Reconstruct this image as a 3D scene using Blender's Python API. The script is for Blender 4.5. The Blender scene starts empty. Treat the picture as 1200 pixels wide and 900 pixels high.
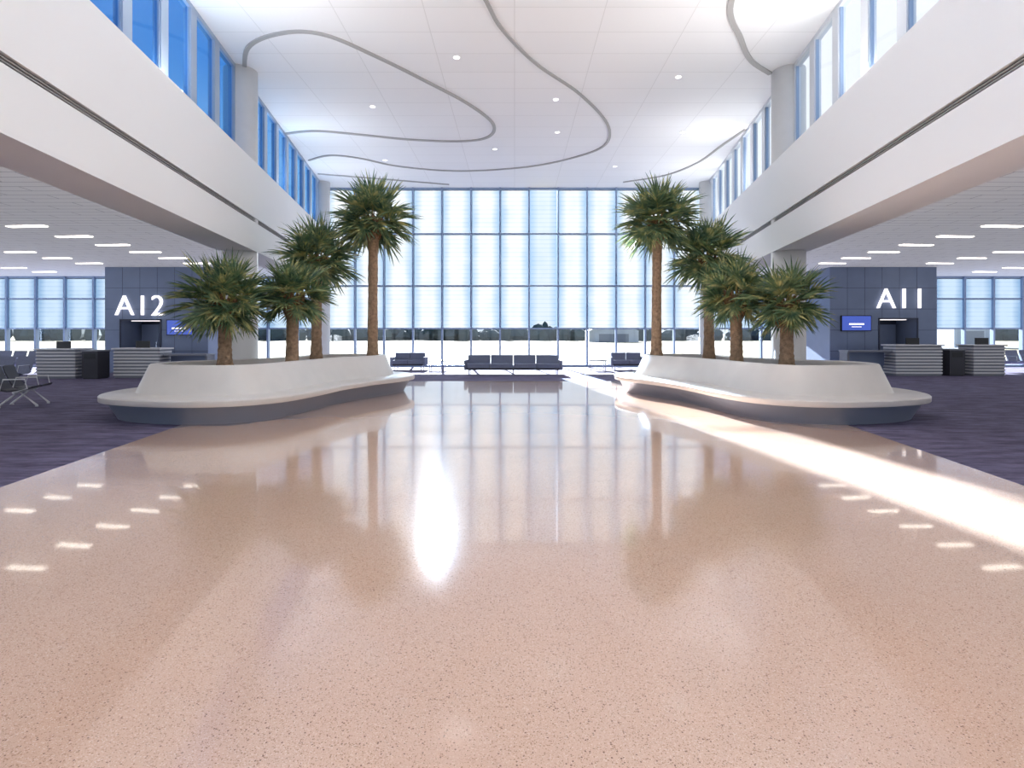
import bpy, bmesh, math, random
from mathutils import Vector, Matrix
random.seed(7)
scene = bpy.context.scene
scene.view_settings.view_transform = 'Standard'
scene.view_settings.exposure = 0.0
COL = bpy.context.collection

# ------------------------------------------------------------ materials
def srgb(r, g, b):
    def f(c):
        c /= 255.0
        return c/12.92 if c <= 0.04045 else ((c+0.055)/1.055)**2.4
    return (f(r), f(g), f(b), 1)

def new_mat(name):
    m = bpy.data.materials.new(name); m.use_nodes = True
    nt = m.node_tree
    return m, nt, nt.nodes, nt.links, nt.nodes.get('Principled BSDF')

def mat(name, col, rough=0.5, metal=0.0, noise=0.0, nscale=8.0, bump=0.0, bscale=40, emit=None, estr=0, coat=0):
    m, nt, N, L, b = new_mat(name)
    b.inputs['Base Color'].default_value = col
    b.inputs['Roughness'].default_value = rough
    b.inputs['Metallic'].default_value = metal
    if coat:
        b.inputs['Coat Weight'].default_value = coat
        b.inputs['Coat Roughness'].default_value = 0.1
    tc = N.new('ShaderNodeTexCoord')
    if noise > 0:
        n = N.new('ShaderNodeTexNoise'); n.inputs['Scale'].default_value = nscale
        n.inputs['Detail'].default_value = 5
        L.new(tc.outputs['Object'], n.inputs['Vector'])
        r = N.new('ShaderNodeValToRGB')
        r.color_ramp.elements[0].position = 0.3; r.color_ramp.elements[1].position = 0.7
        r.color_ramp.elements[0].color = tuple(c*(1-noise) for c in col[:3])+(1,)
        r.color_ramp.elements[1].color = tuple(min(1, c*(1+noise)) for c in col[:3])+(1,)
        L.new(n.outputs['Fac'], r.inputs['Fac']); L.new(r.outputs['Color'], b.inputs['Base Color'])
    if bump > 0:
        n2 = N.new('ShaderNodeTexNoise'); n2.inputs['Scale'].default_value = bscale
        L.new(tc.outputs['Object'], n2.inputs['Vector'])
        bp = N.new('ShaderNodeBump'); bp.inputs['Strength'].default_value = bump
        bp.inputs['Distance'].default_value = 0.02
        L.new(n2.outputs['Fac'], bp.inputs['Height']); L.new(bp.outputs['Normal'], b.inputs['Normal'])
    if emit:
        b.inputs['Emission Color'].default_value = emit
        b.inputs['Emission Strength'].default_value = estr
    return m

def terrazzo():
    m, nt, N, L, b = new_mat('terrazzo')
    tc = N.new('ShaderNodeTexCoord')
    n = N.new('ShaderNodeTexNoise'); n.inputs['Scale'].default_value = 0.6; n.inputs['Detail'].default_value = 3
    L.new(tc.outputs['Object'], n.inputs['Vector'])
    base = N.new('ShaderNodeValToRGB')
    base.color_ramp.elements[0].color = srgb(224, 186, 161); base.color_ramp.elements[0].position = .3
    base.color_ramp.elements[1].color = srgb(230, 195, 172); base.color_ramp.elements[1].position = .7
    L.new(n.outputs['Fac'], base.inputs['Fac'])
    prev = base.outputs['Color']
    for sc, colr, lo, hi in ((170, srgb(242, 216, 196), .76, .80), (140, srgb(178, 138, 112), .85, .89), (210, srgb(204, 162, 136), .66, .72), (115, srgb(142, 108, 92), .955, .97)):
        v = N.new('ShaderNodeTexVoronoi'); v.inputs['Scale'].default_value = sc
        L.new(tc.outputs['Object'], v.inputs['Vector'])
        sep = N.new('ShaderNodeSeparateColor'); L.new(v.outputs['Color'], sep.inputs['Color'])
        r = N.new('ShaderNodeValToRGB')
        r.color_ramp.elements[0].position = lo; r.color_ramp.elements[1].position = hi
        L.new(sep.outputs['Red'], r.inputs['Fac'])
        ds = N.new('ShaderNodeMath'); ds.operation = 'LESS_THAN'; ds.inputs[1].default_value = 0.45
        L.new(v.outputs['Distance'], ds.inputs[0])
        mu = N.new('ShaderNodeMath'); mu.operation = 'MULTIPLY'
        L.new(r.outputs['Color'], mu.inputs[0]); L.new(ds.outputs[0], mu.inputs[1])
        mx = N.new('ShaderNodeMix'); mx.data_type = 'RGBA'
        L.new(mu.outputs[0], mx.inputs['Factor']); L.new(prev, mx.inputs['A']); mx.inputs['B'].default_value = colr
        prev = mx.outputs['Result']
    L.new(prev, b.inputs['Base Color'])
    b.inputs['Roughness'].default_value = 0.16
    b.inputs['IOR'].default_value = 1.5
    b.inputs['Coat Weight'].default_value = 0.8
    b.inputs['Coat Roughness'].default_value = 0.04
    n3 = N.new('ShaderNodeTexNoise'); n3.inputs['Scale'].default_value = 1.0
    L.new(tc.outputs['Object'], n3.inputs['Vector'])
    bp = N.new('ShaderNodeBump'); bp.inputs['Strength'].default_value = .08; bp.inputs['Distance'].default_value = .01
    L.new(n3.outputs['Fac'], bp.inputs['Height']); L.new(bp.outputs['Normal'], b.inputs['Coat Normal'])
    return m

def carpet():
    m, nt, N, L, b = new_mat('carpet')
    tc = N.new('ShaderNodeTexCoord')
    mp = N.new('ShaderNodeMapping'); mp.inputs['Scale'].default_value = (1.2, 5, 1)
    L.new(tc.outputs['Object'], mp.inputs['Vector'])
    n = N.new('ShaderNodeTexNoise'); n.inputs['Scale'].default_value = 1.2; n.inputs['Detail'].default_value = 8; n.inputs['Roughness'].default_value = .75
    L.new(mp.outputs[0], n.inputs['Vector'])
    r = N.new('ShaderNodeValToRGB'); e = r.color_ramp.elements
    e[0].position = .36; e[0].color = srgb(64, 59, 84)
    e[1].position = .66; e[1].color = srgb(122, 114, 144)
    L.new(n.outputs['Fac'], r.inputs['Fac']); L.new(r.outputs['Color'], b.inputs['Base Color'])
    b.inputs['Roughness'].default_value = .95
    n2 = N.new('ShaderNodeTexNoise'); n2.inputs['Scale'].default_value = 90
    L.new(tc.outputs['Object'], n2.inputs['Vector'])
    bp = N.new('ShaderNodeBump'); bp.inputs['Strength'].default_value = .4; bp.inputs['Distance'].default_value = .01
    L.new(n2.outputs['Fac'], bp.inputs['Height']); L.new(bp.outputs['Normal'], b.inputs['Normal'])
    return m

def panel_ceiling(name, col, seam, w, h, mort=0.012, offs=0.0, fill_em=0.0):
    m, nt, N, L, b = new_mat(name)
    tc = N.new('ShaderNodeTexCoord')
    br = N.new('ShaderNodeTexBrick'); br.offset = offs
    br.inputs['Color1'].default_value = col
    br.inputs['Color2'].default_value = tuple(c*.98 for c in col[:3])+(1,)
    br.inputs['Mortar'].default_value = seam
    br.inputs['Scale'].default_value = 1
    br.inputs['Mortar Size'].default_value = mort
    br.inputs['Brick Width'].default_value = w
    br.inputs['Row Height'].default_value = h
    L.new(tc.outputs['Object'], br.inputs['Vector'])
    L.new(br.outputs['Color'], b.inputs['Base Color'])
    b.inputs['Roughness'].default_value = .7
    if fill_em:
        L.new(br.outputs['Color'], b.inputs['Emission Color']); b.inputs['Emission Strength'].default_value = fill_em
    return m

def glass(name, tint):
    m, nt, N, L, b = new_mat(name); N.remove(b)
    out = N['Material Output']
    t = N.new('ShaderNodeBsdfTransparent'); t.inputs['Color'].default_value = tint
    g = N.new('ShaderNodeBsdfGlossy'); g.inputs['Roughness'].default_value = .03
    mx = N.new('ShaderNodeMixShader'); mx.inputs['Fac'].default_value = .06
    L.new(t.outputs[0], mx.inputs[1]); L.new(g.outputs[0], mx.inputs[2]); L.new(mx.outputs[0], out.inputs['Surface'])
    return m

def frit(name, spacing, cen, edge, fac, x0):
    # glass behind a translucent roller shade that glows in the sun; sides of each lite are bluer
    m, nt, N, L, b = new_mat(name); N.remove(b)
    out = N['Material Output']
    tc = N.new('ShaderNodeTexCoord'); sp = N.new('ShaderNodeSeparateXYZ')
    L.new(tc.outputs['Object'], sp.inputs[0])
    def M(op, a, bb=None):
        n = N.new('ShaderNodeMath'); n.operation = op
        for i, v in enumerate((a, bb)):
            if v is None: continue
            if isinstance(v, (int, float)): n.inputs[i].default_value = v
            else: L.new(v, n.inputs[i])
        return n.outputs[0]
    fx = M('FRACT', M('DIVIDE', M('SUBTRACT', sp.outputs['X'], x0), spacing))
    d = M('ABSOLUTE', M('SUBTRACT', fx, .5))
    mr = N.new('ShaderNodeMapRange'); mr.inputs['From Min'].default_value = .18; mr.inputs['From Max'].default_value = .46
    mr.inputs['To Min'].default_value = 0; mr.inputs['To Max'].default_value = 1
    L.new(d, mr.inputs['Value'])
    line = M('MULTIPLY', M('GREATER_THAN', M('FRACT', M('MULTIPLY', sp.outputs['Z'], 5.0)), .75), .25)
    nz = N.new('ShaderNodeTexNoise'); nz.inputs['Scale'].default_value = 1.1
    L.new(tc.outputs['Object'], nz.inputs['Vector'])
    e = M('ADD', M('ADD', mr.outputs[0], line), M('MULTIPLY', M('SUBTRACT', nz.outputs['Fac'], .5), .8))
    cm = N.new('ShaderNodeMix'); cm.data_type = 'RGBA'; cm.clamp_factor = True
    L.new(e, cm.inputs['Factor']); cm.inputs['A'].default_value = cen; cm.inputs['B'].default_value = edge
    t = N.new('ShaderNodeBsdfTransparent'); L.new(cm.outputs['Result'], t.inputs['Color'])
    if fac > 0:
        tr = N.new('ShaderNodeBsdfTranslucent'); L.new(cm.outputs['Result'], tr.inputs['Color'])
        mx = N.new('ShaderNodeMixShader'); mx.inputs['Fac'].default_value = fac
        L.new(t.outputs[0], mx.inputs[1]); L.new(tr.outputs[0], mx.inputs[2])
        L.new(mx.outputs[0], out.inputs['Surface'])
    else:
        L.new(t.outputs[0], out.inputs['Surface'])
    return m

M_terr = terrazzo(); M_carpet = carpet()
M_white = mat('white_plaster', srgb(243, 243, 243), .55)
M_ceil = panel_ceiling('hall_ceiling_panels', srgb(244, 244, 245), srgb(226, 226, 226), 1.9, .95, .01)
M_aceil = panel_ceiling('aisle_ceiling_panels_glow', srgb(224, 224, 226), srgb(172, 172, 178), 1.5, .3, .012, .5, fill_em=.27)  # plain panels with an added glow that lifts the dim aisles
M_slot = mat('slot_grey', srgb(168, 166, 164), .5)
M_slotd = mat('slot_black', srgb(80, 80, 83), .5)
M_col = mat('column_paint', srgb(220, 219, 218), .35, noise=.03, nscale=3)
M_frame = mat('mullion_aluminium', srgb(146, 164, 190), .4, .2)
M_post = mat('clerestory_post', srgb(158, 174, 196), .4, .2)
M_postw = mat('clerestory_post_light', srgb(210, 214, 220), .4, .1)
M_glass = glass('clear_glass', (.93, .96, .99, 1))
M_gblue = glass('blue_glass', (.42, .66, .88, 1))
SP = 1.36; X0 = -SP*6.5
M_frit = frit('shade_glass', SP, (.086, .089, .092, 1), (.042, .060, .080, 1), .9, X0)
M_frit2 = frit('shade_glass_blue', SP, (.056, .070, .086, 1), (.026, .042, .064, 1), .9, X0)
M_frit3 = frit('sun_bay_glass', SP, (.93, .95, .97, 1), (.56, .73, .91, 1), 0, X0)  # bay kept clear to let the sun strip in, tinted like shaded bays
M_dark = mat('blue_grey_panel', srgb(122, 136, 164), .4, .1, noise=.06, nscale=1.5)
M_darkseam = mat('panel_seam', srgb(66, 74, 96), .6)
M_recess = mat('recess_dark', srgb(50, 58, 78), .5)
M_sign = mat('sign_white', (1, 1, 1, 1), .5, emit=(1, .93, .91, 1), estr=1.4)
M_led = mat('led_white', (1, 1, 1, 1), .5, emit=(1, .92, .80, 1), estr=5)
M_down = mat('downlight_lens', (1, 1, 1, 1), .5, emit=(1, .97, .92, 1), estr=3)
M_screen = mat('screen_blue', srgb(40, 60, 150), .2, emit=srgb(70, 95, 190), estr=.8)
M_black = mat('black_plastic', srgb(28, 28, 32), .4)
M_solid = mat('planter_solid_surface', srgb(228, 222, 215), .32, noise=.03, nscale=2.5)
M_base = mat('planter_base_metal', srgb(148, 158, 176), .35, .2)
M_soil = mat('mulch', srgb(84, 62, 46), .95, noise=.5, nscale=25, bump=.8)
M_chrome = mat('chrome', srgb(205, 208, 214), .15, 1.0)
M_legs = mat('white_powder_coat', srgb(226, 226, 228), .4)
M_fab = mat('grey_upholstery', srgb(122, 128, 150), .85, noise=.1, nscale=30, bump=.2)
M_fabd = mat('black_leather', srgb(54, 54, 62), .5)
M_slat = mat('podium_light', srgb(222, 222, 224), .4)
M_slatd = mat('podium_grey', srgb(134, 138, 148), .5)
M_grass = mat('field', srgb(122, 112, 80), .95, noise=.2, nscale=.03)
M_tarmac = mat('tarmac', srgb(110, 111, 109), .9, noise=.08, nscale=.05)
M_tree = mat('tree_foliage', srgb(60, 76, 78), .95, noise=.25, nscale=.2)
M_roofw = mat('exterior_roof', srgb(120, 120, 118), .8)
M_bldg = mat('hangar_paint', srgb(200, 204, 210), .7, noise=.03, nscale=.2)

def leafmat():
    m, nt, N, L, b = new_mat('palm_leaf')
    out = N['Material Output']
    tc = N.new('ShaderNodeTexCoord')
    n = N.new('ShaderNodeTexNoise'); n.inputs['Scale'].default_value = 4.5; n.inputs['Detail'].default_value = 3
    L.new(tc.outputs['Object'], n.inputs['Vector'])
    r = N.new('ShaderNodeValToRGB'); e = r.color_ramp.elements
    e[0].position = .32; e[0].color = srgb(62, 94, 72)
    e[1].position = .70; e[1].color = srgb(206, 196, 130)
    k = e.new(.52); k.color = srgb(116, 136, 94)
    L.new(n.outputs['Fac'], r.inputs['Fac']); L.new(r.outputs['Color'], b.inputs['Base Color'])
    b.inputs['Roughness'].default_value = .42
    tr = N.new('ShaderNodeBsdfTranslucent'); L.new(r.outputs['Color'], tr.inputs['Color'])
    mx = N.new('ShaderNodeMixShader'); mx.inputs['Fac'].default_value = .28
    L.new(b.outputs[0], mx.inputs[1]); L.new(tr.outputs[0], mx.inputs[2]); L.new(mx.outputs[0], out.inputs['Surface'])
    return m
M_leaf = leafmat()
M_pet = mat('petiole', srgb(170, 160, 96), .6)
M_trunk = mat('palm_trunk', srgb(158, 130, 104), .95, noise=.35, nscale=14, bump=1.0, bscale=30)
M_boot = mat('palm_boot_fibre', srgb(136, 104, 74), .95, noise=.35, nscale=20, bump=.8)

# ------------------------------------------------------------ mesh builder
class MB:
    def __init__(s): s.v = []; s.f = []; s.mi = []; s.mats = []
    def m(s, mt):
        if mt not in s.mats: s.mats.append(mt)
        return s.mats.index(mt)
    def add(s, vs, fs, mt):
        o = len(s.v); s.v += [tuple(v) for v in vs]; k = s.m(mt)
        for f in fs: s.f.append([i+o for i in f]); s.mi.append(k)
    def box(s, x0, x1, y0, y1, z0, z1, mt, T=None):
        vs = [(x, y, z) for z in (z0, z1) for x, y in ((x0, y0), (x1, y0), (x1, y1), (x0, y1))]
        if T: vs = [T(Vector(v)) for v in vs]
        s.add(vs, [(0, 3, 2, 1), (4, 5, 6, 7), (0, 1, 5, 4), (1, 2, 6, 5), (2, 3, 7, 6), (3, 0, 4, 7)], mt)
    def tube(s, pts, rad, mt, n=10, cap=True):
        if not hasattr(rad, '__len__'): rad = [rad]*len(pts)
        vs = []; fs = []
        for i, p in enumerate(pts):
            p = Vector(p); a = Vector(pts[max(0, i-1)]); c = Vector(pts[min(len(pts)-1, i+1)])
            t = (c-a).normalized(); u = t.orthogonal().normalized() if abs(t.z) < .9 else Vector((1, 0, 0))
            u = (u - t*u.dot(t)).normalized(); w = t.cross(u)
            for k in range(n):
                an = 2*math.pi*k/n
                vs.append(p+(u*math.cos(an)+w*math.sin(an))*rad[i])
        for i in range(len(pts)-1):
            for k in range(n):
                fs.append((i*n+k, i*n+(k+1) % n, (i+1)*n+(k+1) % n, (i+1)*n+k))
        if cap:
            fs.append(tuple(range(n))[::-1]); fs.append(tuple((len(pts)-1)*n+k for k in range(n)))
        s.add(vs, fs, mt)
    def obj(s, name, smooth=False, bevel=0, loc=None, rotz=0, seg=2):
        me = bpy.data.meshes.new(name); me.from_pydata(s.v, [], s.f)
        for mt in s.mats: me.materials.append(mt)
        for p, k in zip(me.polygons, s.mi): p.material_index = k; p.use_smooth = smooth
        bm = bmesh.new(); bm.from_mesh(me); bmesh.ops.recalc_face_normals(bm, faces=bm.faces) if bevel or not smooth else None
        bm.to_mesh(me); bm.free()
        ob = bpy.data.objects.new(name, me); COL.objects.link(ob)
        if loc: ob.location = loc
        ob.rotation_euler[2] = rotz
        if bevel:
            b = ob.modifiers.new('bevel', 'BEVEL'); b.width = bevel; b.segments = seg; b.limit_method = 'ANGLE'
        return ob

YF = 25.6; YB = -10.0; SPL = .155; A = 4.5; ZH = 8.4; ZL = 4.25; XO = 27.0
def P(side, d, y): return side*(A+d+SPL*y)

# ------------------------------------------------------------ floors
b = MB(); b.box(-XO, XO, YB, YF+.2, -.3, 0, M_carpet); b.obj('floor')
def slab(name, poly, z0, z1, mt):
    b = MB(); n = len(poly)
    vs = [(x, y, z0) for x, y in poly]+[(x, y, z1) for x, y in poly]
    fs = [tuple(range(n))[::-1], tuple(range(n, 2*n))]+[(i, (i+1) % n, n+(i+1) % n, n+i) for i in range(n)]
    b.add(vs, fs, mt); return b.obj(name)
half = [(3.5, YB), (5.3, 5.6), (5.85, 10.2), (5.5, 12.5), (4.3, 15.2), (4.2, 18.0)]
poly = half+[(-x, y) for x, y in half[::-1]]
slab('floor_terrazzo', poly, 0.0005, .006, M_terr)

# ------------------------------------------------------------ hall ceiling + lower ceilings
g = .6
slab('ceiling', [(P(-1, g, YB), YB), (P(1, g, YB), YB), (P(1, g, YF), YF+.3), (P(-1, g, YF), YF+.3)], ZH, ZH+.35, M_ceil)
for s, nm in ((-1, 'left'), (1, 'right')):
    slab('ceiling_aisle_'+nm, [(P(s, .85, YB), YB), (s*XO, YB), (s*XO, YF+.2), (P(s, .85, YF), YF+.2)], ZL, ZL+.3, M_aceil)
    slab('roof_'+nm, [(P(s, .92, YB), YB), (s*XO, YB), (s*XO, YF+.2), (P(s, .92, YF), YF+.2)], ZL+.3, ZL+.34, M_roofw)

# ceiling recess lines
def catmull(pts, k=8, closed=False):
    out = []; n = len(pts)
    rng = range(n) if closed else range(n-1)
    for i in rng:
        if closed: p = [Vector(pts[(i+j-1) % n]) for j in range(4)]
        else: p = [Vector(pts[min(max(i+j-1, 0), n-1)]) for j in range(4)]
        for q in range(k):
            t = q/k
            out.append(.5*((2*p[1])+(p[2]-p[0])*t+(2*p[0]-5*p[1]+4*p[2]-p[3])*t*t+(3*p[1]-p[0]-3*p[2]+p[3])*t**3))
    if not closed: out.append(Vector(pts[-1]))
    return out
curves = [
 ([(-7.2, 14.6), (-6.35, 13.0), (-5.27, 12.36), (-4.33, 12.43), (-3.41, 13.39), (-2.37, 14.75), (-1.34, 16.24), (-.69, 17.76), (-.92, 18.92), (-1.9, 19.34), (-3.68, 19.17), (-5.34, 18.68), (-6.68, 18.36), (-7.8, 18.6)], .1),
 ([(-1, 4), (-1.2, 7), (-1, 9.5), (-.58, 11.16), (-.25, 12.26), (.58, 13.82), (1.87, 15.54), (3.02, 17.76), (3.28, 19.6), (2.52, 20.92), (.6, 22.3), (-2.25, 22.9), (-4.64, 22.3), (-6.07, 21.2), (-7.1, 20.9), (-8.1, 21.5)], .08),
 ([(4.6, 5), (4.2, 8.5), (4.43, 11.16), (5.22, 12.6), (5.89, 13.6), (6.7, 14.3)], .12),
 ([(7.7, 18.2), (7.5, 19.8), (7.3, 21.76), (6.5, 23.5), (4.9, 24.6)], .08),
 ([(-8.4, 23.3), (-5.5, 24.2), (-3, 25.0)], .08)]
b = MB()
for pts, w in curves:
    c = catmull(pts); vs = []; fs = []
    for i, p in enumerate(c):
        t = (c[min(i+1, len(c)-1)]-c[max(i-1, 0)]).normalized(); n = Vector((-t.y, t.x))
        for sg, z in ((-1, ZH+.02), (-1, ZH-.04), (1, ZH-.04), (1, ZH+.02)):
            q = p+n*sg*w/2; vs.append((q.x, q.y, z))
    for i in range(len(c)-1):
        for k in range(3): fs.append((i*4+k, i*4+k+1, i*4+k+5, i*4+k+4))
    b.add(vs, fs, M_slot)
b.obj('trim_1')

# ------------------------------------------------------------ bulkhead beams
sec = [(0, 6.0), (0, 4.56), (.07, 4.56), (.07, 4.44), (0, 4.44), (0, 3.7), (.9, 3.7), (.9, 6.0)]
for s, nm in ((-1, 'left'), (1, 'right')):
    b = MB(); ys = [YB, YF]
    n = len(sec)
    vs = [(P(s, d, y), y, z) for y in ys for d, z in sec]
    fs = [(i, (i+1) % n, n+(i+1) % n, n+i) for i in range(n)]+[tuple(range(n)), tuple(range(n, 2*n))[::-1]]
    b.add(vs, fs, M_white)
    b.obj('wall_bulkhead_'+nm)
    b = MB()
    for z0, z1, mt, dd in ((4.443, 4.557, M_slotd, .05), (4.475, 4.487, M_slot, .02), (4.513, 4.525, M_slot, .02)):
        vs = [(P(s, d, y), y, z) for z in (z0, z1) for d, y in ((dd, YB), (.069, YB), (.069, 17.5), (dd, 17.5))]
        b.add(vs, [(0, 3, 2, 1), (4, 5, 6, 7), (0, 1, 5, 4), (1, 2, 6, 5), (2, 3, 7, 6), (3, 0, 4, 7)], mt)
    vs = [(P(s, d, y), y, z) for z in (4.44, 4.56) for d, y in ((0, 17.5), (.069, 17.5), (.069, YF), (0, YF))]
    b.add(vs, [(0, 3, 2, 1), (4, 5, 6, 7), (0, 1, 5, 4), (1, 2, 6, 5), (2, 3, 7, 6), (3, 0, 4, 7)], M_white)
    b.obj('trim_2' if s < 0 else 'trim_3')
    # clerestory
    b = MB()
    def cb(d0, d1, y0, y1, z0, z1, mt):
        vs = [(P(s, d, y), y, z) for z in (z0, z1) for d, y in ((d0, y0), (d1, y0), (d1, y1), (d0, y1))]
        b.add(vs, [(0, 3, 2, 1), (4, 5, 6, 7), (0, 1, 5, 4), (1, 2, 6, 5), (2, 3, 7, 6), (3, 0, 4, 7)], mt)
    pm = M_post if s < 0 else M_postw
    y = YB
    while y < YF-.1:
        cb(.42, .58, y, min(y+.28, YF), 6.0, ZH, pm)
        for e0, e1 in ((y+.28, y+.31), (min(y+1.22, YF-.04), min(y+1.25, YF))):
            cb(.45, .52, e0, e1, 6.0, ZH, M_frame)
        y += 1.25
    cb(.42, .58, YB, YF, 8.3, ZH, pm); cb(.42, .56, YB, YF, 6.0, 6.04, pm)
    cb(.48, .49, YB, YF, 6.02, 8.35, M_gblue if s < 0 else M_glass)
    b.obj('window_2' if s < 0 else 'window_3')

# ------------------------------------------------------------ far glazing
def glazing(name, x0, x1, z1, rows, shade_z, fr, yy=YF, x_ref=X0, openbay=None):
    b = MB()
    b.box(x0, x1, yy, yy+.12, z1-.1, z1, M_frame); b.box(x0, x1, yy-.03, yy+.15, 0, .1, M_frame)
    for z in rows: b.box(x0, x1, yy-.01, yy+.1, z-.035, z+.035, M_frame)
    k = math.ceil((x0-x_ref)/SP-1e-4); 
    while x_ref+k*SP <= x1+1e-3:
        x = x_ref+k*SP
        b.box(x-.04, x+.04, yy-.06, yy+.14, 0, z1, M_frame); k += 1
    b.box(x0, x1, yy+.05, yy+.06, .1, shade_z, M_glass)
    segs = [(x0, x1, fr)] if not openbay else [(x0, openbay[0], fr), (openbay[0], openbay[1], M_frit3), (openbay[1], x1, fr)]
    for a, c, mt in segs:
        b.add([(a, yy+.06, shade_z), (c, yy+.06, shade_z), (c, yy+.06, z1-.1), (a, yy+.06, z1-.1)], [(0, 1, 2, 3)], mt)
    return b.obj(name)
glazing('window_1', X0, -X0, ZH, (6.24, 3.8, 1.8), 1.8, M_frit, openbay=(SP*.5, SP*1.5))
glazing('window_4', -XO, X0-.06, ZL, (1.8, 3.2), 1.8, M_frit2)
glazing('window_5', -X0+.06, XO, ZL, (1.8, 3.2), 1.8, M_frit2)
b = MB()
for s in (-1, 1):
    b.box(min(s*8.85, s*9.4), max(s*8.85, s*9.4), YF, YF+.15, ZL, ZH, M_white)
b.obj('wall_front')
b = MB()
b.box(-XO, XO, YB-.2, YB, 0, .4, M_white)
x = -XO
while x <= XO: b.box(x-.06, x+.06, YB-.18, YB-.02, .4, ZL, M_frame); x += 2.7
b.box(-XO, XO, YB-.2, YB, ZL-.1, ZL+.3, M_white)
for s in (-1, 1): b.box(s*4-.3, s*4+.3, YB-.2, YB, ZL, ZH, M_white)
b.obj('wall_back')
for s, nm in ((-1, 'left'), (1, 'right')):
    b = MB(); xa, xb = sorted((s*XO, s*(XO+.2)))
    b.box(xa, xb, YB, YF, 0, .3, M_white); b.box(xa, xb, YB, YF, 4.1, ZL+.3, M_white)
    y = YB
    while y < YF: b.box(xa, xb, y, y+.12, .3, 4.1, M_frame); y += 2.0
    b.obj('wall_'+nm)

# ------------------------------------------------------------ columns
for s in (-1, 1):
    for (yy, off, r) in ((14.2, .42, .41), (24.7, .36, .33)):
        b = MB(); x = P(s, off, yy)
        b.tube([(x, yy, 0), (x, yy, .14), (x, yy, .15), (x, yy, ZH)], [r+.02, r+.02, r, r], M_col, 40)
        ob = b.obj('column', smooth=True)
        for p in ob.data.polygons:
            if len(p.vertices) > 4: p.use_smooth = False

# ------------------------------------------------------------ gate portals
def portal(x0, x1, sign, tx, tz, door, screen, side):
    y0 = 22.0; root = bpy.data.objects.new('gate_portal', None); COL.objects.link(root)
    b = MB(); dx0, dx1, dz = door
    b.box(x0, dx0, y0, YF-.15, 0, ZL, M_dark); b.box(dx1, x1, y0, YF-.15, 0, ZL, M_dark)
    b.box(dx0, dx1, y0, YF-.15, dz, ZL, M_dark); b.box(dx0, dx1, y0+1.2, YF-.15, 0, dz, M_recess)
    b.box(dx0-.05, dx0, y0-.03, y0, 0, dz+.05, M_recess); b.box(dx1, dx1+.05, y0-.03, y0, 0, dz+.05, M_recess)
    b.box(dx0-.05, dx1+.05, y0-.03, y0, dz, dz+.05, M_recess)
    mid = (dx0+dx1)/2
    b.box(dx0+.06, mid-.01, y0+1.12, y0+1.2, 0, 1.95, M_dark); b.box(mid+.01, dx1-.06, y0+1.12, y0+1.2, 0, 1.95, M_dark)
    b.box(mid-.09, mid-.06, y0+1.07, y0+1.12, .9, 1.2, M_chrome)
    b.box(dx0+.2, dx1-.2, y0+.3, y0+.5, dz-.03, dz-.001, M_sign)
    for z in (.85, 1.7, 2.55, 3.4):
        for a, c in ((x0, dx0-.05), (dx1+.05, x1)) if z < dz else ((x0, x1),):
            b.box(a, c, y0-.004, y0, z, z+.015, M_darkseam)
    x = x0+.7
    while x < x1-.3:
        b.box(x, x+.012, y0-.004, y0, dz+.06 if dx0-.05 < x < dx1+.05 else 0, ZL, M_darkseam); x += .7
    o = b.obj('portal_wall'); o.parent = root
    cu = bpy.data.curves.new('t', 'FONT'); cu.body = sign; cu.size = 1.18; cu.extrude = .04; cu.align_x = 'CENTER'
    cu.space_character = 1.05; cu.offset = -.014
    to = bpy.data.objects.new('t', cu); COL.objects.link(to)
    bpy.context.view_layer.update()
    me = bpy.data.meshes.new_from_object(to.evaluated_get(bpy.context.evaluated_depsgraph_get()))
    bpy.data.objects.remove(to)
    so = bpy.data.objects.new('gate_letters', me); me.materials.clear(); me.materials.append(M_sign)
    COL.objects.link(so); so.location = (tx, y0-.06, tz); so.rotation_euler = (math.pi/2, 0, 0); so.parent = root
    b = MB(); sx0, sx1, sz0, sz1 = screen
    b.box(sx0-.03, sx1+.03, y0-.08, y0-.005, sz0-.03, sz1+.03, M_black)
    b.box(sx0, sx1, y0-.085, y0-.08, sz0, sz1, M_screen)
    cx = (sx0+sx1)/2
    b.box(cx-.3, cx+.3, y0-.088, y0-.085, sz0+.22, sz0+.28, M_sign); b.box(cx-.2, cx+.2, y0-.088, y0-.085, sz0+.13, sz0+.15, M_sign)
    o = b.obj('flight_display'); o.parent = root
portal(-16.5, -12.35, 'A12', -15.05, 2.3, (-15.85, -14.27, 2.1), (-13.95, -12.95, 1.53, 2.1), -1)
portal(12.7, 17.0, 'A11', 15.55, 2.58, (14.7, 16.2, 2.15), (13.15, 14.3, 1.7, 2.27), 1)

# ------------------------------------------------------------ podium desks
def podium(x, y, w, h, counter=0, cs=1):
    b = MB()
    b.box(-w/2, w/2, 0, .7, 0, h-.05, M_slatd)
    z = .08
    while z < h-.1:
        b.box(-w/2-.015, w/2+.015, -.03, .68, z, z+.06, M_slat); z += .115
    b.box(-w/2-.05, w/2+.05, -.08, .75, h-.05, h, M_slat)
    b.box(-w/2+.02, w/2-.02, .02, .68, 0, .08, M_black)
    b.box(-.25, .25, .3, .34, h, h+.25, M_black); b.box(-.04, .04, .34, .42, h, h+.15, M_black)
    if counter:
        a, c = sorted((cs*(w/2+.05), cs*(w/2+counter)))
        b.box(a, c, .1, .7, h-.28, h-.22, M_slatd)
        e = c-.08 if cs > 0 else a
        b.box(e, e+.08, .15, .65, 0, h-.28, M_slatd)
        b.box(a, c, .55, .6, .35, h-.28, M_dark)
    b.obj('gate_podium', loc=(x, y, 0), bevel=.006, seg=1)
podium(-13.35, 19.3, 1.6, 1.06, 1.6, 1)
podium(-15.95, 19.0, 1.35, 1.05)
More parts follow.
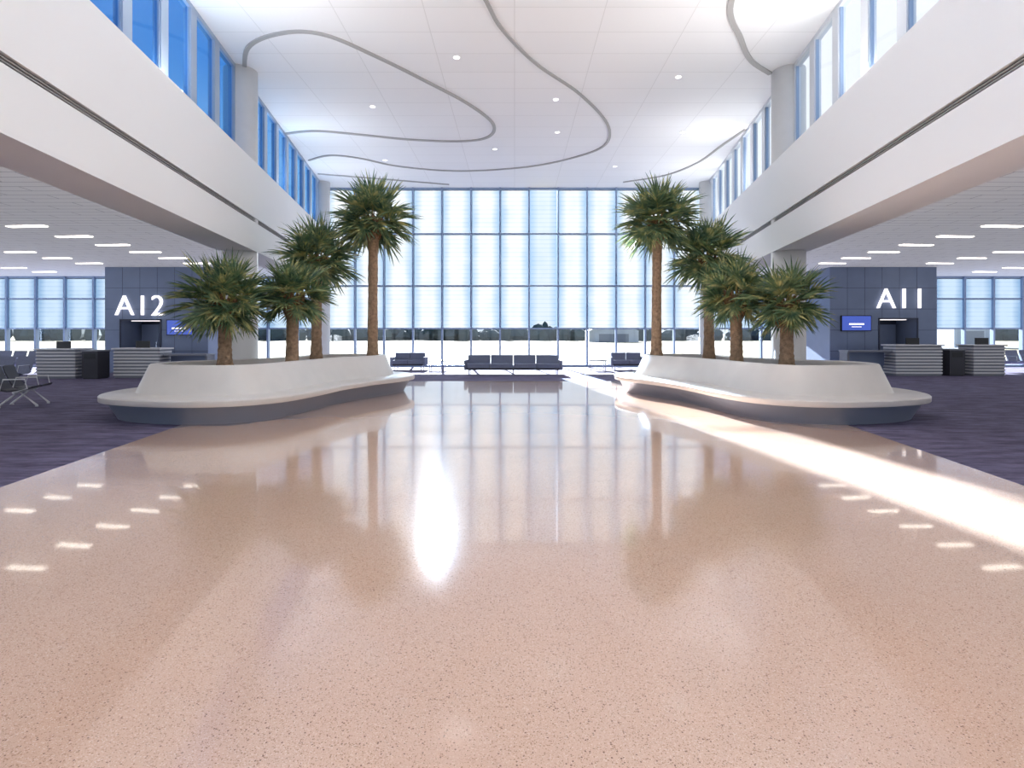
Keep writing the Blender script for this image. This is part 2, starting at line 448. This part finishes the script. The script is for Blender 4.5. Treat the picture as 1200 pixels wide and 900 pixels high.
podium(14.95, 20.2, 1.7, 1.16, 1.7, -1)
podium(17.55, 20.2, 1.15, 1.16)
def bin_(x, y):
    b = MB()
    b.box(-.28, .28, -.28, .28, .03, .95, M_fabd); b.box(-.3, .3, -.3, .3, .95, 1.0, M_slatd)
    b.box(-.25, .25, -.25, .25, 0, .03, M_black); b.box(-.2, .2, -.285, -.28, .7, .88, M_black)
    b.obj('waste_bin', loc=(x, y, 0), bevel=.012)
bin_(-14.72, 19.2); bin_(16.4, 20.5)

# ------------------------------------------------------------ planters
outl = [(-7.95, 10.75), (-7.6, 9.95), (-6.85, 9.45), (-5.8, 9.2), (-4.9, 9.3), (-4.25, 9.85), (-3.95, 10.8), (-3.75, 12.0), (-3.4, 13.1), (-2.92, 14.1), (-2.75, 15.0),
        (-3.1, 15.9), (-4.0, 16.5), (-5.2, 16.5), (-6.1, 15.9), (-6.4, 14.8), (-6.4, 13.7), (-6.9, 12.95), (-7.6, 12.3), (-7.95, 11.6)]
prof = [(.30, .0), (.14, .30), (.10, .33), (.01, .335), (0, .35), (0, .43), (.02, .45), (.52, .455), (.56, .47), (.78, .98), (.80, 1.0), (.93, 1.0), (.95, .98), (.95, .86)]
def planter(s):
    c = catmull([(x, y) for x, y in outl], 10, True)
    n = len(c); nr = []
    for i in range(n):
        t = (c[(i+1) % n]-c[i-1]).normalized(); nr.append(Vector((-t.y, t.x)))
    b = MB(); vs = []
    for d, z in prof:
        ring = [c[i]+nr[i]*d for i in range(n)]
        if d > .3:
            for _ in range(10): ring = [(ring[i-1]+ring[i]*2+ring[(i+1) % n])/4 for i in range(n)]
        vs += [(-s*p.x, p.y, z) for p in ring]
    o = len(prof)
    def fr(a, e): return [(j*n+i, j*n+(i+1) % n, (j+1)*n+(i+1) % n, (j+1)*n+i) for j in range(a, e) for i in range(n)]
    b.add(vs, fr(0, 2), M_base)
    for f in fr(2, o-1): b.f.append(list(f)); b.mi.append(b.m(M_solid))
    b.f.append([(o-1)*n+i for i in range(n)]); b.mi.append(b.m(M_soil))
    ob = b.obj('planter_bench', smooth=True)
    bm = bmesh.new(); bm.from_mesh(ob.data); bmesh.ops.recalc_face_normals(bm, faces=bm.faces)
    bm.to_mesh(ob.data); bm.free()
    ob.data.polygons[len(ob.data.polygons)-1].use_smooth = False
    md = ob.modifiers.new('es', 'EDGE_SPLIT'); md.split_angle = math.radians(38)
planter(-1) ; planter(1)

# ------------------------------------------------------------ palms
def palm(x, y, zc, R, nf=30, seed=0, lean=0.0):
    rnd = random.Random(seed); b = MB()
    z0 = .86; H = zc-z0
    pts = []; rr = []
    k = 26
    for i in range(k+1):
        t = i/k
        pts.append((x+lean*t*t, y, z0+.002+t*(H-.05)))
        r = .125+.05*math.exp(-t*9)+(.05*max(0, (t-.75)/.25))
        rr.append(r*(1+.06*(i % 2)+rnd.uniform(-.04, .04)))
    b.tube(pts, rr, M_trunk, 14)
    cx = x+lean
    for i in range(26):
        a = i*2.399; zz = zc-.55+.45*(i/26)
        d = Vector((math.cos(a), math.sin(a), 0)); p0 = Vector((cx, y, zz))+d*.12
        b.tube([p0, p0+d*.07+Vector((0, 0, .12)), p0+d*.13+Vector((0, 0, .26))], [.055, .04, .02], M_boot, 6)
    for i in range(nf):
        az = i*2.39996+rnd.uniform(-.25, .25); u = (i+.5)/nf
        el = math.radians(86-140*u**.9+rnd.uniform(-9, 9))
        h = Vector((math.cos(az), math.sin(az), 0)); d = (h*math.cos(el)+Vector((0, 0, math.sin(el)))).normalized()
        L = R*rnd.uniform(.85, 1.1)*(1 if u < .8 else .9)
        p = Vector((cx, y, zc-.1+.1*(1-u)))+h*.08; pl = L*.48; seg = 5; path = [p.copy()]
        for q in range(seg):
            p = p+d*(pl/seg); d = (d+Vector((0, 0, -.045))).normalized(); path.append(p.copy())
        b.tube(path, [.016, .014, .012, .011, .01, .008], M_pet, 5, cap=False)
        t = d; sv = t.cross(Vector((0, 0, 1)))
        if sv.length < .05: sv = Vector((1, 0, 0))
        sv.normalize()
        sv = (Matrix.Rotation(rnd.uniform(-.7, .7), 3, t) @ sv).normalized()
        nv = sv.cross(t).normalized()
        nl = 25
        for j in range(nl):
            f = (j/(nl-1))*2-1; th = f*math.radians(100)
            st = path[-1]-t*(.22*L*abs(f)**1.3)*.9
            ld = (t*math.cos(th)+sv*math.sin(th)+nv*(.3*abs(f)+rnd.uniform(-.1, .1))).normalized()
            ll = L*.56*(1-.25*abs(f)**2)*rnd.uniform(.88, 1.12)
            wv = ld.cross(nv)
            if wv.length < .05: wv = sv.copy()
            wv.normalize()
            wv = (wv*.8+nv*.6*(1 if j % 2 else -1)).normalized()
            q = st.copy(); dd = ld.copy(); vs = []; W = .021*R/1.1+.004
            for sg, wd in enumerate((.45, 1.0, .85, .5, .05)):
                vs += [q-wv*W*wd, q+wv*W*wd]
                q = q+dd*(ll/4); dd = (dd+Vector((0, 0, -.05-.04*sg))).normalized()
            b.add(vs, [(a*2, a*2+1, a*2+3, a*2+2) for a in range(4)], M_leaf)
    return b.obj('palm_tree', smooth=True)
palm(-6.1, 11.5, 2.3, 1.08, 40, 1)
palm(-5.05, 12.4, 2.45, .95, 36, 2, .03)
palm(-5.3, 14.6, 3.6, 1.15, 42, 3, .05)
palm(-3.87, 14.9, 4.7, 1.25, 44, 4, .02)
palm(5.73, 11.5, 2.25, .95, 38, 5)
palm(5.08, 12.5, 2.5, .98, 36, 6, -.03)
palm(5.2, 14.6, 3.65, 1.15, 42, 7, -.05)
palm(3.87, 14.9, 4.7, 1.25, 44, 8, .03)

# ------------------------------------------------------------ seating
def sofa(x, y, w, n, rot=0):
    b = MB(); D = .8
    b.box(-w/2, w/2, -D/2, D/2, .2, .27, M_fabd)
    cw = w/n
    for i in range(n):
        a = -w/2+i*cw
        b.box(a+.012, a+cw-.012, -D/2-.02, D/2-.2, .27, .43, M_fab)
        b.box(a+.012, a+cw-.012, D/2-.22, D/2, .3, .74, M_fab)
    for s in (-1, 1):
        xa, xb = sorted((s*w/2, s*(w/2+.1))); b.box(xa, xb, -D/2, D/2, .2, .56, M_fab)
    for i in range(n//2+1):
        xx = -w/2+.08+(w-.16)*i/(n//2)
        for yy in (-D/2+.06, D/2-.06): b.box(xx-.02, xx+.02, yy-.02, yy+.02, 0, .2, M_chrome)
        b.box(xx-.015, xx+.015, -D/2+.06, D/2-.06, .17, .2, M_chrome)
    b.obj('lounge_sofa', bevel=.02, loc=(x, y, 0), rotz=rot)
sofa(-.05, 20.9, 3.5, 4)
sofa(-4.55, 23.6, 1.3, 2); sofa(4.85, 23.6, 1.3, 2)
def coffee_table(x, y):
    b = MB(); b.box(-.35, .35, -.3, .3, .4, .44, M_fabd)
    for sx in (-1, 1):
        for sy in (-1, 1): b.box(sx*.3-.015, sx*.3+.015, sy*.25-.015, sy*.25+.015, 0, .4, M_chrome)
    b.obj('side_table', loc=(x, y, 0))
coffee_table(-3.3, 23.4); coffee_table(3.55, 23.4)

def seats(x, y, n, rot, mf=None, ml=None):
    mf = mf or M_fabd; ml = ml or M_chrome
    b = MB(); w = .6
    tot = n*w
    b.tube([(-tot/2+.05, 0, .34), (tot/2-.05, 0, .34)], .03, ml, 8)
    for i in range(n):
        cx = -tot/2+w*(i+.5)
        prof = [(-.30, .46), (-.28, .44), (-.1, .40), (.1, .385), (.2, .41), (.27, .52), (.36, .75), (.40, .88)]
        vs = []; k = len(prof)
        for px in (cx-.255, cx+.255):
            vs += [(px, a, z) for a, z in prof]+[(px, a+.012, z-.035) for a, z in prof]
        fs = []
        for j in range(k-1):
            fs += [(j, j+1, 2*k+j+1, 2*k+j), (k+j, 3*k+j, 3*k+j+1, k+j+1), (j, k+j, k+j+1, j+1), (2*k+j, 2*k+j+1, 3*k+j+1, 3*k+j)]
        fs += [(0, 2*k, 3*k, k), (k-1, 2*k-1, 4*k-1, 3*k-1)]
        b.add(vs, fs, mf)
    for i in range(n+1):
        cx = -tot/2+w*i; cx = min(max(cx, -tot/2+.02), tot/2-.02)
        b.tube([(cx, .22, .40), (cx, .16, .62), (cx, -.2, .62), (cx, -.24, .42), (cx, 0, .34)], .016, ml, 6)
    for cx in (-tot/2+.3, tot/2-.3):
        b.tube([(cx, -.32, .02), (cx, 0, .34), (cx, .36, .02)], .022, ml, 6)
        b.tube([(cx, -.33, .014), (cx, -.28, .014)], .014, ml, 6); b.tube([(cx, .31, .014), (cx, .38, .014)], .014, ml, 6)
    b.obj('tandem_seating', loc=(x, y, 0), rotz=rot)
seats(-10.75, 12.0, 2, math.radians(112), M_fabd, M_legs)
seats(-15.9, 16.4, 4, math.radians(0), M_fab)
seats(-18.3, 18.0, 3, math.radians(180), M_fab)
seats(19.4, 19.2, 3, math.radians(-100))
seats(-19.5, 21.5, 4, math.radians(0), M_fab); seats(20.5, 22.5, 4, 0, M_fab)

# ------------------------------------------------------------ luminaires
def area(name, loc, sx, sy, e, col, direction):
    l = bpy.data.lights.new(name, 'AREA'); l.shape = 'RECTANGLE'; l.size = sx; l.size_y = sy; l.energy = e; l.color = col
    o = bpy.data.objects.new(name, l); COL.objects.link(o); o.location = loc
    o.rotation_euler = Vector(direction).to_track_quat('-Z', 'Y').to_euler()
    return o
for s, nm in ((-1, 'left'), (1, 'right')):
    b = MB()
    for xr in (12.1, 16.2, 20.4):
        y = .5
        while y < 24.5:
            if not (xr > 11.8 and xr < 17.5 and y > 21.7):
                T = lambda v, cx=s*xr, cy=y, r=s*.10: Vector((cx+v.x*math.cos(r)-v.y*math.sin(r), cy+v.x*math.sin(r)+v.y*math.cos(r), v.z))
                b.box(-.5, .5, -.08, .08, ZL-.02, ZL-.001, M_led, T)
            y += 1.45
    b.obj('ceiling_light_strips')
dl = [(-1.43, 13.47), (4.35, 14.5), (-4.26, 16.4), (1.45, 18.5), (5.7, 18.5), (-.73, 20.2), (5.4, 11.67), (-5.1, 21.5), (4.1, 22.3), (-3.9, 10), (1.8, 9.6), (-1.9, 6), (3.4, 5.5), (-3.8, 2), (1, 1.5), (-1.5, -3), (2.5, -4), (1.2, 15.9)]
b = MB()
for x, y in dl:
    b.tube([(x, y, ZH-.004), (x, y, ZH-.015)], .075, M_down, 20)
    b.tube([(x, y, ZH-.001), (x, y, ZH-.01)], .1, M_white, 20)
b.obj('ceiling_downlights')
for x, y in dl:
    l = bpy.data.lights.new('downlight_lamp', 'SPOT'); l.energy = 35; l.spot_size = math.radians(130); l.spot_blend = .9; l.shadow_soft_size = .4
    l.color = (1, .98, .96)
    o = bpy.data.objects.new('downlight_lamp', l); COL.objects.link(o); o.location = (x, y, ZH-.05)
for s in (-1, 1):
    for yy in (-6, -2, 2, 6, 10, 18, 22.5):
        area('ceiling_fill_lamp', (P(s, .17, yy), yy, 6.1), .16, 3.6, 150 if yy < 12 else 70, (1, .985, .97), (-s*.5, 0, .87))  # added fill uplights behind the ledge, brightening the hall ceiling

# ------------------------------------------------------------ exterior
b = MB(); b.box(-900, 900, 27, 1500, -4.2, -4, M_grass); b.obj('ground_field')
b = MB(); b.box(-900, 900, -120, 27, -4.2, -4, M_tarmac); b.obj('ground_apron')
b = MB(); b.box(-900, 900, 60, 120, -3.99, -3.95, M_tarmac); b.box(-900, 900, 190, 215, -3.99, -3.95, M_tarmac); b.obj('ground_taxiway')
b = MB(); rnd = random.Random(3)
for i in range(420):
    x = -620+i*3+rnd.uniform(-3, 3); y = 400+rnd.uniform(-15, 30)
    h = rnd.uniform(7, 12.5) if rnd.random() > .15 else rnd.uniform(13, 18); r = rnd.uniform(4, 8)
    n = 7; vs = []; fs = []
    for j, (zz, rr) in enumerate(((0, .7), (.3, 1), (.65, .85), (.9, .45), (1, .05))):
        for k in range(n):
            a = 2*math.pi*k/n+rnd.uniform(-.2, .2); q = rr*r*rnd.uniform(.8, 1.15)
            vs.append((x+math.cos(a)*q, y+math.sin(a)*q, -4+h*zz))
    for j in range(4):
        for k in range(n): fs.append((j*n+k, j*n+(k+1) % n, (j+1)*n+(k+1) % n, (j+1)*n+k))
    b.add(vs, fs, M_tree)
b.obj('tree_line')
for (x, y, w, h) in ((172, 205, 14, 9), (60, 330, 30, 7), (-190, 300, 26, 8)):
    b = MB(); b.box(x-w/2, x+w/2, y, y+18, -4, -4+h, M_bldg)
    b.add([(x-w/2, y, -4+h), (x+w/2, y, -4+h), (x, y, -4+h+w*.18), (x-w/2, y+18, -4+h), (x+w/2, y+18, -4+h), (x, y+18, -4+h+w*.18)],
          [(0, 1, 2), (3, 5, 4), (0, 2, 5, 3), (1, 4, 5, 2)], M_bldg)
    b.box(x-w*.3, x+w*.3, y-.1, y, -4, -4+h*.7, M_slatd)
    b.obj('airport_hangar')

# ------------------------------------------------------------ sun + sky
sd = Vector((-.14, 1, .375)).normalized()
l = bpy.data.lights.new('sun', 'SUN'); l.energy = 42; l.angle = math.radians(.9); l.color = (.97, .985, 1)
o = bpy.data.objects.new('sun', l); COL.objects.link(o); o.location = (0, 60, 30); o.rotation_euler = (-sd).to_track_quat('-Z', 'Y').to_euler()
w = bpy.data.worlds.new('sky'); scene.world = w; w.use_nodes = True
N = w.node_tree.nodes; L = w.node_tree.links; bg = N['Background']
tc = N.new('ShaderNodeTexCoord'); sp = N.new('ShaderNodeSeparateXYZ'); L.new(tc.outputs['Generated'], sp.inputs[0])
r = N.new('ShaderNodeValToRGB'); e = r.color_ramp.elements
e[0].position = 0; e[0].color = (.78, .86, .95, 1)
e[1].position = .75; e[1].color = (.10, .30, .72, 1)
k = e.new(.27); k.color = (.76, .87, .98, 1)
k = e.new(.40); k.color = (.30, .54, .86, 1)
L.new(sp.outputs['Z'], r.inputs['Fac'])
dp = N.new('ShaderNodeVectorMath'); dp.operation = 'DOT_PRODUCT'; dp.inputs[1].default_value = Vector((.75, .35, .55)).normalized()
L.new(tc.outputs['Generated'], dp.inputs[0])
mr = N.new('ShaderNodeMapRange'); mr.interpolation_type = 'SMOOTHSTEP'
mr.inputs['From Min'].default_value = .4; mr.inputs['From Max'].default_value = .85
mr.inputs['To Min'].default_value = 0; mr.inputs['To Max'].default_value = 1
L.new(dp.outputs['Value'], mr.inputs['Value'])
mx = N.new('ShaderNodeMix'); mx.data_type = 'RGBA'; L.new(mr.outputs[0], mx.inputs['Factor']); L.new(r.outputs['Color'], mx.inputs['A']); mx.inputs['B'].default_value = (1.0, 1.0, 1.0, 1)
L.new(mx.outputs['Result'], bg.inputs['Color']); bg.inputs['Strength'].default_value = 1.15

# ------------------------------------------------------------ camera
c = bpy.data.cameras.new('camera'); c.lens = 19.2; c.sensor_width = 36; c.shift_x = -.0025; c.shift_y = -.05; c.clip_end = 3000
co = bpy.data.objects.new('camera', c); COL.objects.link(co); co.location = (0, 0, 1.6); co.rotation_euler = (math.pi/2, 0, 0)
scene.camera = co
